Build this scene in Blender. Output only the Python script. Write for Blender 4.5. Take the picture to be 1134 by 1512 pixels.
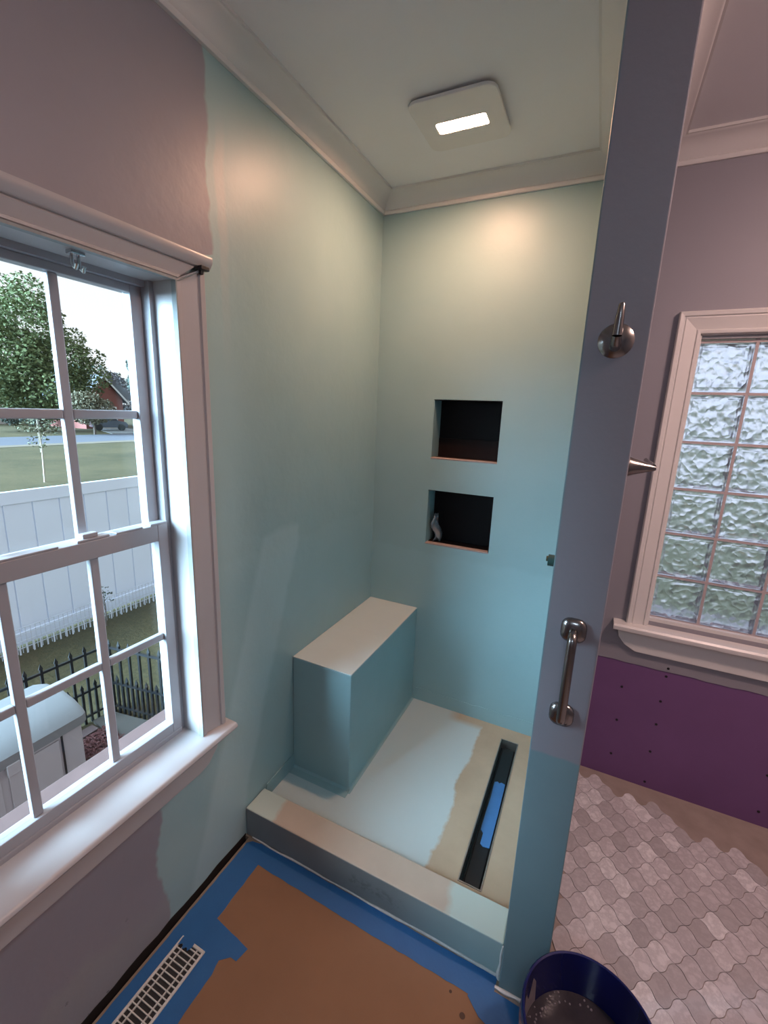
import bpy, bmesh, math, random
from mathutils import Vector, Matrix
random.seed(7)
for o in list(bpy.data.objects): bpy.data.objects.remove(o)
SC = bpy.context.scene
COL = SC.collection

# ------------------------------------------------------------------ camera
cam_d = bpy.data.cameras.new('camera')
cam = bpy.data.objects.new('camera', cam_d); COL.objects.link(cam)
yaw, pit, rol, fpx = 0.4389, -0.2243, 0.0394, 650.6
fw = Vector((-math.sin(yaw)*math.cos(pit), math.cos(yaw)*math.cos(pit), math.sin(pit)))
rt = Vector((math.cos(yaw), math.sin(yaw), 0)); upv = rt.cross(fw)
r2 = rt*math.cos(rol)+upv*math.sin(rol); u2 = -rt*math.sin(rol)+upv*math.cos(rol)
cam.matrix_world = Matrix(((r2.x, u2.x, -fw.x, 0.9623), (r2.y, u2.y, -fw.y, -0.1644), (r2.z, u2.z, -fw.z, 1.5149), (0, 0, 0, 1)))
cam_d.sensor_fit = 'VERTICAL'; cam_d.sensor_height = 36.0; cam_d.lens = fpx/1512*36
cam_d.clip_start = 0.01; cam_d.clip_end = 500
SC.camera = cam

# ------------------------------------------------------------------ world, sun, exposure
W = bpy.data.worlds.new('world'); SC.world = W; W.use_nodes = True
wn = W.node_tree.nodes; wl = W.node_tree.links; wn.clear()
wo = wn.new('ShaderNodeOutputWorld'); wb = wn.new('ShaderNodeBackground')
tcw = wn.new('ShaderNodeTexCoord'); spw = wn.new('ShaderNodeSeparateXYZ'); rmp = wn.new('ShaderNodeValToRGB')
wl.new(tcw.outputs['Generated'], spw.inputs[0]); wl.new(spw.outputs[2], rmp.inputs[0])
rmp.color_ramp.elements[0].position = 0.0; rmp.color_ramp.elements[0].color = (0.96, 0.98, 1.0, 1)
rmp.color_ramp.elements[1].position = 0.8; rmp.color_ramp.elements[1].color = (0.74, 0.86, 1.0, 1)
wl.new(rmp.outputs[0], wb.inputs[0]); wb.inputs[1].default_value = 1.25
wl.new(wb.outputs[0], wo.inputs[0])
sun_d = bpy.data.lights.new('sun', 'SUN'); sun_d.energy = 56.0; sun_d.angle = math.radians(62); sun_d.color = (0.50, 0.76, 1.0)
sun = bpy.data.objects.new('sun', sun_d); COL.objects.link(sun); sun.location = (-6, -9, 9)
sun.rotation_euler = Vector((0.78, 1.36, -0.48)).to_track_quat('-Z', 'Y').to_euler()
vs = SC.view_settings
vs.view_transform = 'Standard'; vs.look = 'None'; vs.exposure = 0.0; vs.gamma = 1.0; vs.use_curve_mapping = False

# ------------------------------------------------------------------ mesh helpers
class MB:
    def __init__(s): s.v = []; s.f = []; s.m = []
    def add(s, vs_, fs, mi=0):
        b = len(s.v); s.v += [tuple(p) for p in vs_]; s.f += [tuple(b+i for i in f) for f in fs]; s.m += [mi]*len(fs)
        return s
    def box(s, x0, x1, y0, y1, z0, z1, mi=0):
        if x0 > x1: x0, x1 = x1, x0
        if y0 > y1: y0, y1 = y1, y0
        if z0 > z1: z0, z1 = z1, z0
        return s.add([(x0,y0,z0),(x1,y0,z0),(x1,y1,z0),(x0,y1,z0),(x0,y0,z1),(x1,y0,z1),(x1,y1,z1),(x0,y1,z1)],
                     [(3,2,1,0),(4,5,6,7),(0,1,5,4),(1,2,6,5),(2,3,7,6),(3,0,4,7)], mi)
    def poly(s, pts, z0, z1, mi=0):          # polygon in xy (counter-clockwise), extruded in z
        n = len(pts)
        vv = [(x, y, z0) for x, y in pts]+[(x, y, z1) for x, y in pts]
        ff = [tuple(reversed(range(n))), tuple(range(n, 2*n))]+[(i, (i+1) % n, n+(i+1) % n, n+i) for i in range(n)]
        return s.add(vv, ff, mi)
    def sweep(s, prof, A, B, mi=0, caps=True):   # same closed profile placed by two functions
        n = len(prof)
        vv = [A(a, b) for a, b in prof]+[B(a, b) for a, b in prof]
        ff = [(i, (i+1) % n, n+(i+1) % n, n+i) for i in range(n)]
        if caps: ff += [tuple(reversed(range(n))), tuple(range(n, 2*n))]
        return s.add(vv, ff, mi)
    def tube(s, path, rad, n=10, mi=0):
        P = [Vector(p) for p in path]; R = rad if isinstance(rad, (list, tuple)) else [rad]*len(P)
        vv = []; ff = []; prev = None
        for i, p in enumerate(P):
            t = (P[min(i+1, len(P)-1)]-P[max(i-1, 0)]).normalized()
            a = prev if prev is not None else (Vector((0, 0, 1)) if abs(t.z) < .9 else Vector((1, 0, 0)))
            a = (a-t*a.dot(t)).normalized(); prev = a; b = t.cross(a)
            for k in range(n):
                q = 2*math.pi*k/n; vv.append(p+(a*math.cos(q)+b*math.sin(q))*R[i])
        for i in range(len(P)-1):
            for k in range(n): ff.append((i*n+k, i*n+(k+1) % n, (i+1)*n+(k+1) % n, (i+1)*n+k))
        ff.append(tuple(reversed(range(n)))); ff.append(tuple(range((len(P)-1)*n, len(P)*n)))
        return s.add(vv, ff, mi)
    def lathe(s, prof, c, ax=(0, 0, 1), n=32, mi=0, close=False):    # prof: (radius, height along ax)
        ax = Vector(ax).normalized(); a = (Vector((1, 0, 0)) if abs(ax.x) < .9 else Vector((0, 1, 0))); a = (a-ax*a.dot(ax)).normalized(); b = ax.cross(a); c = Vector(c)
        vv = []; ff = []; m = len(prof)
        for r, h in prof:
            for k in range(n):
                q = 2*math.pi*k/n; vv.append(c+ax*h+(a*math.cos(q)+b*math.sin(q))*max(r, 1e-5))
        for i in range(m-1):
            for k in range(n): ff.append((i*n+k, i*n+(k+1) % n, (i+1)*n+(k+1) % n, (i+1)*n+k))
        if close:
            for k in range(n): ff.append(((m-1)*n+k, (m-1)*n+(k+1) % n, (k+1) % n, k))
        return s.add(vv, ff, mi)
    def mesh(s, name, mats, off=(0, 0, 0), smooth=False, bevel=0, seg=2, fix=True):
        me = bpy.data.meshes.new(name)
        me.from_pydata([(x-off[0], y-off[1], z-off[2]) for x, y, z in s.v], [], s.f)
        for m in (mats if isinstance(mats, (list, tuple)) else [mats]): me.materials.append(MAT[m] if isinstance(m, str) else m)
        for p, i in zip(me.polygons, s.m): p.material_index = i
        if fix or bevel:
            bm = bmesh.new(); bm.from_mesh(me)
            if fix: bmesh.ops.recalc_face_normals(bm, faces=bm.faces)
            if bevel:
                ed = [e for e in bm.edges if len(e.link_faces) == 2 and e.calc_face_angle(0) > .5]
                bmesh.ops.bevel(bm, geom=ed, offset=bevel, segments=seg, profile=.5, affect='EDGES', clamp_overlap=True)
            bm.to_mesh(me); bm.free()
        if smooth:
            for p in me.polygons: p.use_smooth = True
            try: me.set_sharp_from_angle(angle=math.radians(40))
            except Exception: pass
        me.update(); return me
    def build(s, name, mats, parent=None, smooth=False, bevel=0, seg=2, fix=True):
        if parent is not None: off = wloc(parent)
        else:
            xs = [v[0] for v in s.v]; ys = [v[1] for v in s.v]; zs = [v[2] for v in s.v]
            off = ((min(xs)+max(xs))/2, (min(ys)+max(ys))/2, min(zs))
        o = bpy.data.objects.new(name, s.mesh(name, mats, off, smooth, bevel, seg, fix)); COL.objects.link(o)
        if parent is not None: o.parent = parent
        else: o.location = off
        return o
def wloc(o):
    p = Vector((0, 0, 0))
    while o is not None: p = p+o.location; o = o.parent
    return p
def tag(o, label, cat, group=None, kind=None):
    o['label'] = label; o['category'] = cat
    if group: o['group'] = group
    if kind: o['kind'] = kind
    return o
def thing(name, loc, label, cat, group=None, kind=None):
    o = bpy.data.objects.new(name, None); COL.objects.link(o); o.location = loc; o.empty_display_size = .05
    return tag(o, label, cat, group, kind)
def struct(o, label, cat): return tag(o, label, cat, kind='structure')
def copy_part(src, parent, loc):
    c = src.copy(); COL.objects.link(c); c.parent = parent; c.location = loc; return c

# ------------------------------------------------------------------ materials
MAT = {}
class NT:
    def __init__(s, name):
        m = bpy.data.materials.new(name); m.use_nodes = True; s.m = m; s.t = m.node_tree; s.n = s.t.nodes; s.l = s.t.links; s.n.clear()
        s.out = s.n.new('ShaderNodeOutputMaterial'); MAT[name] = m
    def node(s, t, **k):
        n = s.n.new(t)
        for a, b in k.items(): setattr(n, a, b)
        return n
    def link(s, a, b): s.l.new(a, b)
    def val(s, sock, v):
        if hasattr(v, 'is_linked') or hasattr(v, 'links'): s.l.new(v, sock)
        else: sock.default_value = v
    def math(s, op, a, b=0.0, c=None, clamp=False):
        n = s.node('ShaderNodeMath', operation=op, use_clamp=clamp); s.val(n.inputs[0], a); s.val(n.inputs[1], b)
        if c is not None: s.val(n.inputs[2], c)
        return n.outputs[0]
    def pos(s):
        g = s.node('ShaderNodeNewGeometry'); p = s.node('ShaderNodeSeparateXYZ'); s.link(g.outputs['Position'], p.inputs[0])
        return g.outputs['Position'], p.outputs[0], p.outputs[1], p.outputs[2]
    def noise(s, scale, detail=3, vec=None, rough=.55):
        n = s.node('ShaderNodeTexNoise'); n.inputs['Scale'].default_value = scale; n.inputs['Detail'].default_value = detail; n.inputs['Roughness'].default_value = rough
        if vec is None: vec = s.pos()[0]
        s.link(vec, n.inputs['Vector']); return n.outputs['Fac']
    def step(s, x, edge, width=.004):       # 0 below edge, 1 above
        n = s.node('ShaderNodeMapRange', clamp=True); s.val(n.inputs[0], s.math('SUBTRACT', x, edge))
        n.inputs[1].default_value = -width; n.inputs[2].default_value = width; return n.outputs[0]
    def mix(s, f, a, b):
        n = s.node('ShaderNodeMix', data_type='RGBA'); s.val(n.inputs[0], f)
        s.val(n.inputs[6], a if not isinstance(a, tuple) else (*a, 1)[:4]); s.val(n.inputs[7], b if not isinstance(b, tuple) else (*b, 1)[:4]); return n.outputs[2]
    def ramp(s, f, stops):
        n = s.node('ShaderNodeValToRGB'); s.val(n.inputs[0], f); e = n.color_ramp.elements
        while len(e) < len(stops): e.new(.5)
        for i, (p, c) in enumerate(stops): e[i].position = p; e[i].color = (*c, 1)
        return n.outputs[0]
    def bsdf(s, col, rough=.5, metal=0, bump=None, bs=.2, bd=.002, spec=.5, **k):
        b = s.node('ShaderNodeBsdfPrincipled'); s.val(b.inputs['Base Color'], col if not isinstance(col, tuple) else (*col, 1)[:4]); s.val(b.inputs['Roughness'], rough); b.inputs['Metallic'].default_value = metal
        b.inputs['Specular IOR Level'].default_value = spec
        for a, v in k.items(): s.val(b.inputs[a.replace('_', ' ')], v)
        if bump is not None:
            bn = s.node('ShaderNodeBump'); bn.inputs['Strength'].default_value = bs; bn.inputs['Distance'].default_value = bd; s.link(bump, bn.inputs['Height']); s.link(bn.outputs[0], b.inputs['Normal'])
        s.link(b.outputs[0], s.out.inputs[0]); return b
def simple(name, col, rough=.5, metal=0, var=.08, scale=20, bs=0, bscale=60, bd=.002, spec=.5, **k):
    t = NT(name); n = t.noise(scale, 4)
    c = t.mix(n, tuple(max(0, x*(1-var)) for x in col), tuple(x*(1+var) for x in col))
    t.bsdf(c, rough, metal, t.noise(bscale, 3) if bs else None, bs, bd, spec, **k); return t.m

AQUA = (0.30, 0.45, 0.455); AQUA2 = (0.345, 0.495, 0.495); GREIGE = (0.30, 0.285, 0.315); MUD = (0.56, 0.52, 0.47); TAN = (0.50, 0.42, 0.32)
# left wall: greige paint on the window side, aqua membrane in the shower, trowelled patches
t = NT('left_wall_paint'); P, X, Y, Z = t.pos()
n1 = t.noise(6, 3); n2 = t.noise(30, 2)
# boundary: y = 0.775 above the window, dips to ~0.47 below the sill
lowmask = t.math('SUBTRACT', 1.0, t.step(Z, 0.50, .05))
edge = t.math('ADD', t.math('MULTIPLY', lowmask, -0.205), t.math('ADD', .69, t.math('MULTIPLY', t.step(Z, 1.88, .015), .085)))
edge = t.math('ADD', edge, t.math('MULTIPLY', t.math('SUBTRACT', n1, .5), .07))
bulge = t.math('MULTIPLY', t.math('SINE', t.math('MULTIPLY', Z, 20.0)), t.math('MULTIPLY', lowmask, .018))
edge = t.math('ADD', edge, bulge)
aq = t.step(Y, edge, .004)
aqv = t.mix(n1, AQUA, AQUA2)
# pale strokes
stroke = t.math('MULTIPLY', t.step(Y, t.math('ADD', t.math('MULTIPLY', n1, .04), .78), .004), t.math('SUBTRACT', 1.0, t.step(Y, t.math('ADD', t.math('MULTIPLY', n1, .03), .815), .006)))
stroke = t.math('MULTIPLY', stroke, t.math('MULTIPLY', t.step(Z, 1.80, .2), t.math('SUBTRACT', 1.0, t.step(Z, 2.18, .05))))
ys = t.math('ADD', Y, t.math('MULTIPLY', Z, -.35))
pa = t.math('MULTIPLY', t.step(ys, t.math('ADD', .555, t.math('MULTIPLY', n1, .03)), .012), t.math('SUBTRACT', 1.0, t.step(ys, t.math('ADD', .73, t.math('MULTIPLY', n1, .08)), .012)))
pa = t.math('MULTIPLY', pa, t.math('SUBTRACT', 1.0, t.step(Z, t.math('ADD', 1.07, t.math('MULTIPLY', n1, .06)), .012)))
col = t.mix(t.math('MULTIPLY', pa, .38), aqv, (0.50, 0.66, 0.66))
wide = t.math('SUBTRACT', 1.0, t.step(Z, t.math('ADD', 1.02, t.math('MULTIPLY', n1, .05)), .01))
col = t.mix(t.math('MULTIPLY', wide, .10), col, (0.44, 0.62, 0.63))
col = t.mix(t.math('MULTIPLY', stroke, .3), col, MUD)
gre = t.mix(n1, GREIGE, tuple(c*.92 for c in GREIGE))
# scuffs and a joint-compound smear near the floor on the greige side
sm = t.math('MULTIPLY', t.math('SUBTRACT', 1.0, t.step(Z, t.math('ADD', .02, t.math('MULTIPLY', n1, .25)), .03)), .55)
gre = t.mix(sm, gre, (0.33, 0.33, 0.32))
scuff = t.math('MULTIPLY', t.step(t.noise(38, 4), .69, .02), t.math('SUBTRACT', 1.0, t.step(Z, .16, .04)))
gre = t.mix(t.math('MULTIPLY', scuff, .7), gre, (0.10, 0.10, 0.10))
col = t.mix(aq, gre, col)
bmp = t.math('ADD', t.math('MULTIPLY', t.noise(9, 4), .7), t.math('MULTIPLY', n2, .25))
t.bsdf(col, .42, 0, bmp, .25, .01)

t = NT('aqua_wall_paint'); P, X, Y, Z = t.pos(); n1 = t.noise(5, 3)
col = t.mix(n1, AQUA, AQUA2)
band = t.math('SUBTRACT', 1.0, t.step(Z, t.math('ADD', .82, t.math('MULTIPLY', n1, .08)), .012))
col = t.mix(t.math('MULTIPLY', band, .14), col, (0.44, 0.65, 0.66))
t.bsdf(col, .42, 0, t.noise(10, 4), .22, .01)
simple('aqua_membrane', AQUA, .5, var=.06, scale=7, bs=.2, bscale=14, bd=.008)
simple('aqua_bench_top', (0.66, 0.72, 0.69), .55, var=.05, scale=7, bs=.15, bscale=14, bd=.006)
simple('greige_paint', GREIGE, .5, var=.04, scale=4, bs=.12, bscale=60)
t = NT('column_paint'); P, X, Y, Z = t.pos(); n1 = t.noise(12, 2)
f = t.step(Z, t.math('ADD', .752, t.math('MULTIPLY', n1, .014)), .003)
side = t.math('SUBTRACT', 1.0, t.step(X, .917, .0015))
f = t.math('MULTIPLY', f, t.math('SUBTRACT', 1.0, side))
col = t.mix(f, t.mix(n1, (0.155, 0.235, 0.255), (0.175, 0.26, 0.275)), (0.255, 0.24, 0.262))
t.bsdf(col, .5, 0, t.noise(70, 3), .15, .003)
simple('purple_drywall', (0.19, 0.085, 0.22), .7, var=.1, scale=6, bs=.1, bscale=100)
simple('ceiling_paint', (0.84, 0.83, 0.83), .65, var=.03, scale=4, bs=.1, bscale=80)
simple('trim_white', (0.74, 0.71, 0.68), .32, var=.03, scale=6)
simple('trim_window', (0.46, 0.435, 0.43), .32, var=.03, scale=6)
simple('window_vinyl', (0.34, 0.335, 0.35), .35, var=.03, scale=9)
simple('caulk_grey', (0.30, 0.32, 0.31), .7, var=.15, scale=40)
simple('caulk_white', (0.62, 0.60, 0.57), .7, var=.2, scale=60, bs=.6, bscale=90)
t = NT('shower_floor_coat'); P, X, Y, Z = t.pos(); n1 = t.noise(9, 4); n2 = t.noise(3.5, 2)
e = t.math('ADD', .60, t.math('MULTIPLY', n1, .075))
far = t.step(Y, 1.70, .02)
tanf = t.math('MAXIMUM', t.step(X, e, .006), t.math('MULTIPLY', far, t.step(X, .50, .03)))
col = t.mix(tanf, t.mix(n2, (0.54, 0.63, 0.61), (0.60, 0.67, 0.64)), t.mix(n1, (0.42, 0.31, 0.20), (0.60, 0.47, 0.325)))
t.bsdf(col, .5, 0, t.math('ADD', t.math('MULTIPLY', tanf, -.4), n1), .25, .004)
t = NT('curb_coat'); P, X, Y, Z = t.pos(); n1 = t.noise(14, 4)
xe = t.math('ADD', X, t.math('MULTIPLY', t.math('SUBTRACT', n1, .5), .06))
mid = t.math('MULTIPLY', t.step(xe, .115, .008), t.math('SUBTRACT', 1.0, t.step(xe, .745, .012)))
top = t.step(Z, .113, .001)
tc = t.mix(mid, (0.55, 0.64, 0.57), t.mix(n1, (0.50, 0.40, 0.31), (0.60, 0.49, 0.38)))
fr = t.mix(t.step(X, .70, .12), t.mix(n1, (0.20, 0.215, 0.21), (0.25, 0.26, 0.25)), (0.34, 0.46, 0.45))
smg = t.math('MULTIPLY', t.math('MULTIPLY', t.step(X, .43, .01), t.math('SUBTRACT', 1.0, t.step(X, .60, .04))), t.math('MULTIPLY', t.step(t.noise(55, 3), .52, .05), t.math('MULTIPLY', t.step(Z, .04, .006), t.math('SUBTRACT', 1.0, t.step(Z, .075, .008)))))
fr = t.mix(t.math('MULTIPLY', smg, .3), fr, (0.07, 0.07, 0.07))
t.bsdf(t.mix(top, fr, tc), .6, 0, n1, .2, .004)
simple('niche_black', (0.005, 0.004, 0.0045), .5, spec=.15, var=.3, scale=9)
simple('niche_ledge_raw', (0.42, 0.31, 0.27), .7, var=.2, scale=50)
simple('niche_brown_film', (0.014, 0.007, 0.006), .5, spec=.15, var=.3, scale=20)
simple('plastic_scrap', (0.30, 0.33, 0.36), .3, var=.1, scale=30)
simple('brushed_nickel', (0.27, 0.25, 0.235), .24, 1, var=.05, scale=60)
simple('chrome', (0.62, 0.63, 0.65), .15, 1, var=.03)
simple('steel_edge', (0.36, 0.33, 0.29), .35, .8, var=.15, scale=50)
simple('drain_black', (0.007, 0.007, 0.008), .35, var=.4, scale=30)
simple('tape_blue', (0.018, 0.115, 0.30), .5, var=.14, scale=14, bs=.25, bscale=120)
simple('tape_blue_light', (0.055, 0.20, 0.46), .55, var=.12, scale=18, bs=.25, bscale=120)
t = NT('kraft_paper'); n1 = t.noise(7, 4); n2 = t.noise(16, 1)
col = t.mix(n1, (0.225, 0.118, 0.064), (0.27, 0.145, 0.08))
t.bsdf(col, .72, 0, t.noise(90, 3), .15, .002, spec=.3)
simple('paper_stain', (0.055, 0.022, 0.012), .5, var=.2, scale=80)
simple('subfloor_wood', (0.26, 0.19, 0.13), .6, var=.2, scale=30)
simple('gap_shade', (0.015, 0.010, 0.008), .8, var=.2)  # near-black colour stands in for the shade down the floor gap
simple('thinset', (0.36, 0.28, 0.24), .85, var=.28, scale=12, bs=.5, bscale=40, bd=.004)
t = NT('marble_tile')
oi = t.node('ShaderNodeObjectInfo'); P, X, Y, Z = t.pos()
cmb = t.node('ShaderNodeVectorMath', operation='ADD'); t.link(P, cmb.inputs[0])
mul = t.node('ShaderNodeVectorMath', operation='SCALE'); t.link(oi.outputs['Location'], mul.inputs[0]); mul.inputs['Scale'].default_value = 7.0; t.link(mul.outputs[0], cmb.inputs[1])
v = t.noise(26, 5, cmb.outputs[0], .65)
base = t.ramp(oi.outputs['Random'], [(0, (0.44, 0.40, 0.40)), (.35, (0.60, 0.55, 0.56)), (.78, (0.74, 0.68, 0.69)), (.93, (0.94, 0.90, 0.90))])
vein = t.math('SUBTRACT', 1.0, t.math('MULTIPLY', t.math('ABSOLUTE', t.math('SUBTRACT', v, .5)), 9.0), clamp=True)
base = t.mix(t.math('MULTIPLY', vein, .38), base, (0.24, 0.205, 0.21))
haze = t.math('MULTIPLY', t.noise(5, 4), .45)
base = t.mix(haze, base, (0.68, 0.60, 0.59))
t.bsdf(base, .45, 0, v, .1, .001)
simple('register_metal', (0.62, 0.60, 0.55), .45, var=.1, scale=40)
simple('duct_dark', (0.02, 0.02, 0.02), .6)
simple('bucket_blue', (0.004, 0.008, 0.085), .22, var=.06, spec=.6)
t = NT('slurry'); n1 = t.noise(30, 4); t.bsdf(t.mix(n1, (0.022, 0.019, 0.024), (0.06, 0.05, 0.056)), .12, 0, t.noise(120, 2), .15, .002)
simple('bucket_residue', (0.22, 0.18, 0.19), .5, var=.4, scale=60)
simple('fan_plastic', (0.78, 0.75, 0.72), .4, var=.02)
t = NT('fan_led'); em = t.node('ShaderNodeEmission'); em.inputs[0].default_value = (1.0, 0.55, 0.36, 1); em.inputs[1].default_value = 430; t.link(em.outputs[0], t.out.inputs[0])
t = NT('globe_glow'); em = t.node('ShaderNodeEmission'); em.inputs[0].default_value = (1.0, 0.68, 0.60, 1); em.inputs[1].default_value = 124; t.link(em.outputs[0], t.out.inputs[0])
t = NT('cool_fill'); em = t.node('ShaderNodeEmission'); em.inputs[0].default_value = (0.62, 0.80, 1.0, 1); em.inputs[1].default_value = 58; t.link(em.outputs[0], t.out.inputs[0])  # emission of the added fill lamp behind the viewer
t = NT('pane_glass'); tr = t.node('ShaderNodeBsdfTransparent'); gl = t.node('ShaderNodeBsdfGlossy'); gl.inputs['Roughness'].default_value = .02
tr.inputs[0].default_value = (.95, .97, .97, 1); mx = t.node('ShaderNodeMixShader'); lw = t.node('ShaderNodeLayerWeight'); lw.inputs[0].default_value = .5
t.link(t.math('ADD', .02, t.math('MULTIPLY', t.math('POWER', lw.outputs['Facing'], 5.0), .5)), mx.inputs[0]); t.link(tr.outputs[0], mx.inputs[1]); t.link(gl.outputs[0], mx.inputs[2]); t.link(mx.outputs[0], t.out.inputs[0])
t = NT('wavy_glass'); P, X, Y, Z = t.pos()
wv = t.noise(27, 1.2, None, .35); w2 = t.node('ShaderNodeTexVoronoi', feature='SMOOTH_F1'); w2.inputs['Scale'].default_value = 38; t.link(P, w2.inputs['Vector'])
h = t.math('ADD', t.math('MULTIPLY', t.math('ABSOLUTE', t.math('SUBTRACT', wv, .5)), 4.0), t.math('MULTIPLY', w2.outputs['Distance'], .9))
t.bsdf((.70, .78, .95), .42, 0, h, .95, .0095, spec=.5, Transmission_Weight=1.0, IOR=1.3)
simple('block_mortar', (0.50, 0.42, 0.42), .6, var=.05)
# outdoors
t = NT('grass'); n1 = t.noise(.35, 6, None, .7); n2 = t.noise(26, 5, None, .75)
t.bsdf(t.mix(t.math('MULTIPLY_ADD', t.math('ADD', n1, n2), 1.6, -1.1, True), (0.030, 0.030, 0.013), (0.110, 0.084, 0.040)), .9, 0, n2, .6, .03, spec=.2)
simple('asphalt', (0.075, 0.075, 0.09), .8, var=.08, scale=2)
simple('dry_verge', (0.13, 0.10, 0.065), .9, var=.2, scale=2)
simple('concrete', (0.16, 0.155, 0.15), .8, var=.1, scale=3)
simple('vinyl_fence', (0.80, 0.86, 0.98), .45, var=.02, scale=2)
simple('wire_white', (0.66, 0.70, 0.78), .5)
simple('iron_black', (0.008, 0.008, 0.009), .5, var=.2)
simple('deckbox_plastic', (0.42, 0.385, 0.38), .5, var=.04, scale=8)
simple('deckbox_lid', (0.20, 0.20, 0.20), .45, var=.03, scale=8)
simple('red_mulch', (0.11, 0.032, 0.028), .9, var=.5, scale=30, bs=1, bscale=60, bd=.03)
simple('paver_pink', (0.12, 0.075, 0.07), .85, var=.2, scale=6)
simple('paver_grey', (0.085, 0.075, 0.065), .85, var=.2, scale=6)
simple('leaf_green', (0.125, 0.155, 0.065), .7, var=.45, scale=.35, spec=.3)
simple('leaf_dark', (0.075, 0.095, 0.075), .7, var=.4, scale=.4, spec=.3)
simple('leaf_olive', (0.115, 0.10, 0.06), .7, var=.4, scale=.8, spec=.3)
simple('leaf_young', (0.085, 0.085, 0.045), .7, var=.3, scale=3, spec=.3)
simple('leaf_bare', (0.10, 0.08, 0.08), .8, var=.4, scale=1, spec=.2)
simple('bark', (0.10, 0.075, 0.06), .9, var=.3, scale=5)
simple('bark_pale', (0.34, 0.29, 0.22), .9, var=.2, scale=8)
simple('house_brick', (0.22, 0.075, 0.06), .85, var=.25, scale=9)
simple('roof_shingle', (0.10, 0.105, 0.12), .85, var=.2, scale=8)
simple('house_white', (0.72, 0.72, 0.70), .6)
simple('house_glass', (0.03, 0.035, 0.045), .1)
simple('bin_green', (0.03, 0.16, 0.10), .5)
simple('car_paint', (0.06, 0.07, 0.09), .2)
simple('tyre', (0.015, 0.015, 0.015), .7)
simple('exterior_brick', (0.11, 0.06, 0.052), .85, var=.25, scale=15)
simple('green_valve', (0.012, 0.035, 0.028), .4, var=.2)
simple('brass', (0.10, 0.085, 0.05), .4, 1)
simple('screw_dark', (0.008, 0.006, 0.010), .5)

# ------------------------------------------------------------------ room shell
H = 2.41; YB = 1.76; XR = 2.55; YR = -1.7
XP0, XP1, YP = 0.914, 1.023, 0.79
# floor: wood subfloor on the left, tiled area on the right
fl = MB().box(-.14, XR+.14, YR-.14, YB+.14, -.12, -.05, 2).box(.017, .945, YR, .812, -.05, -.001, 0).box(.945, XR, YR, YB, -.05, -.004, 1)
fl.box(0, .945, .812, YB, -.05, -.001, 0)
floor = struct(fl.build('floor', ['subfloor_wood', 'thinset', 'gap_shade']), 'bathroom floor, subfloor at left and marble mosaic at right of the partition', 'floor')
# lantern tiles
LU, LV = Vector((.0427, .0437)), Vector((.0427, -.0437))
def lantern(scale=.972, amp=.0042, n=7):
    pts = []
    c = (LU+LV)/2
    def e(p, d, nx, ny):
        for k in range(n):
            q = k/n; a = amp*math.sin(2*math.pi*q)/math.sqrt(2); pts.append(p+d*q+Vector((nx, ny))*a)
    def eb(p, d, nx, ny):
        for k in range(n):
            q = 1-k/n; a = amp*math.sin(2*math.pi*q)/math.sqrt(2); pts.append(p+d*q+Vector((nx, ny))*a)
    z = Vector((0, 0))
    e(z, LV, 1, 1); e(LV, LU, 1, -1); eb(LU, LV, 1, 1); eb(z, LU, 1, -1)
    return [((p-c)*scale).to_tuple() for p in pts]
LP = lantern()
tile_me = MB().poly(LP, -.004, 0.0).mesh('floor_tile', 'marble_tile')
cand = []
rnd = random.Random(3)
camx, camy = .9623, -.1644
for i in range(-40, 60):
    for j in range(-40, 60):
        c = Vector((1.232, 1.032))+LU*(i+.5)+LV*(j+.5)
        if not (.985 < c.x < 2.50 and -.3 < c.y < 1.72): continue
        if c.x < XP1+.03 and c.y > YP-.03: continue
        if c.y > 1.735-.11*max(0, c.x-1.1)/.4+rnd.uniform(-.03, .02): continue
        cand.append(c)
def shown(c):
    # nearest in view first: distance of the tile from the middle of the visible patch
    return math.hypot(c.x-1.38, (c.y-1.25)*.75)
cand.sort(key=shown)
for k, c in enumerate(cand[:300]):
    o = bpy.data.objects.new('floor_tile', tile_me); COL.objects.link(o); o.parent = floor
    w = wloc(floor); o.location = (c.x-w.x, c.y-w.y, -w.z+rnd.uniform(-.0006, .0004))
    o.rotation_euler = (rnd.uniform(-.006, .006), rnd.uniform(-.006, .006), rnd.uniform(-.02, .02))
rest = MB()
for c in cand[300:]: rest.poly([(x+c.x, y+c.y) for x, y in LP], -.004, 0)
ro = rest.build('outlying_tiles', 'marble_tile', floor); ro['kind'] = 'stuff'

# left wall with window hole
WY0, WY1, WZ0, WZ1 = .03, .66, .515, 1.82
wl_ = MB().box(-.14, 0, YR-.14, WY0, -.05, H).box(-.14, 0, WY1, YB+.14, -.05, H).box(-.14, 0, WY0, WY1, -.05, WZ0).box(-.14, 0, WY0, WY1, WZ1, H)
wall_left = struct(wl_.build('wall_left', 'left_wall_paint'), 'left wall, greige paint by the window and aqua waterproofing in the shower', 'wall')
wb_ = MB()
N1 = (.284, .588, 1.313, 1.576); N2 = (.281, .586, .906, 1.167)
RX0, RX1, RZ0, RZ1 = 1.235, 1.925, .745, 1.815
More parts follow.
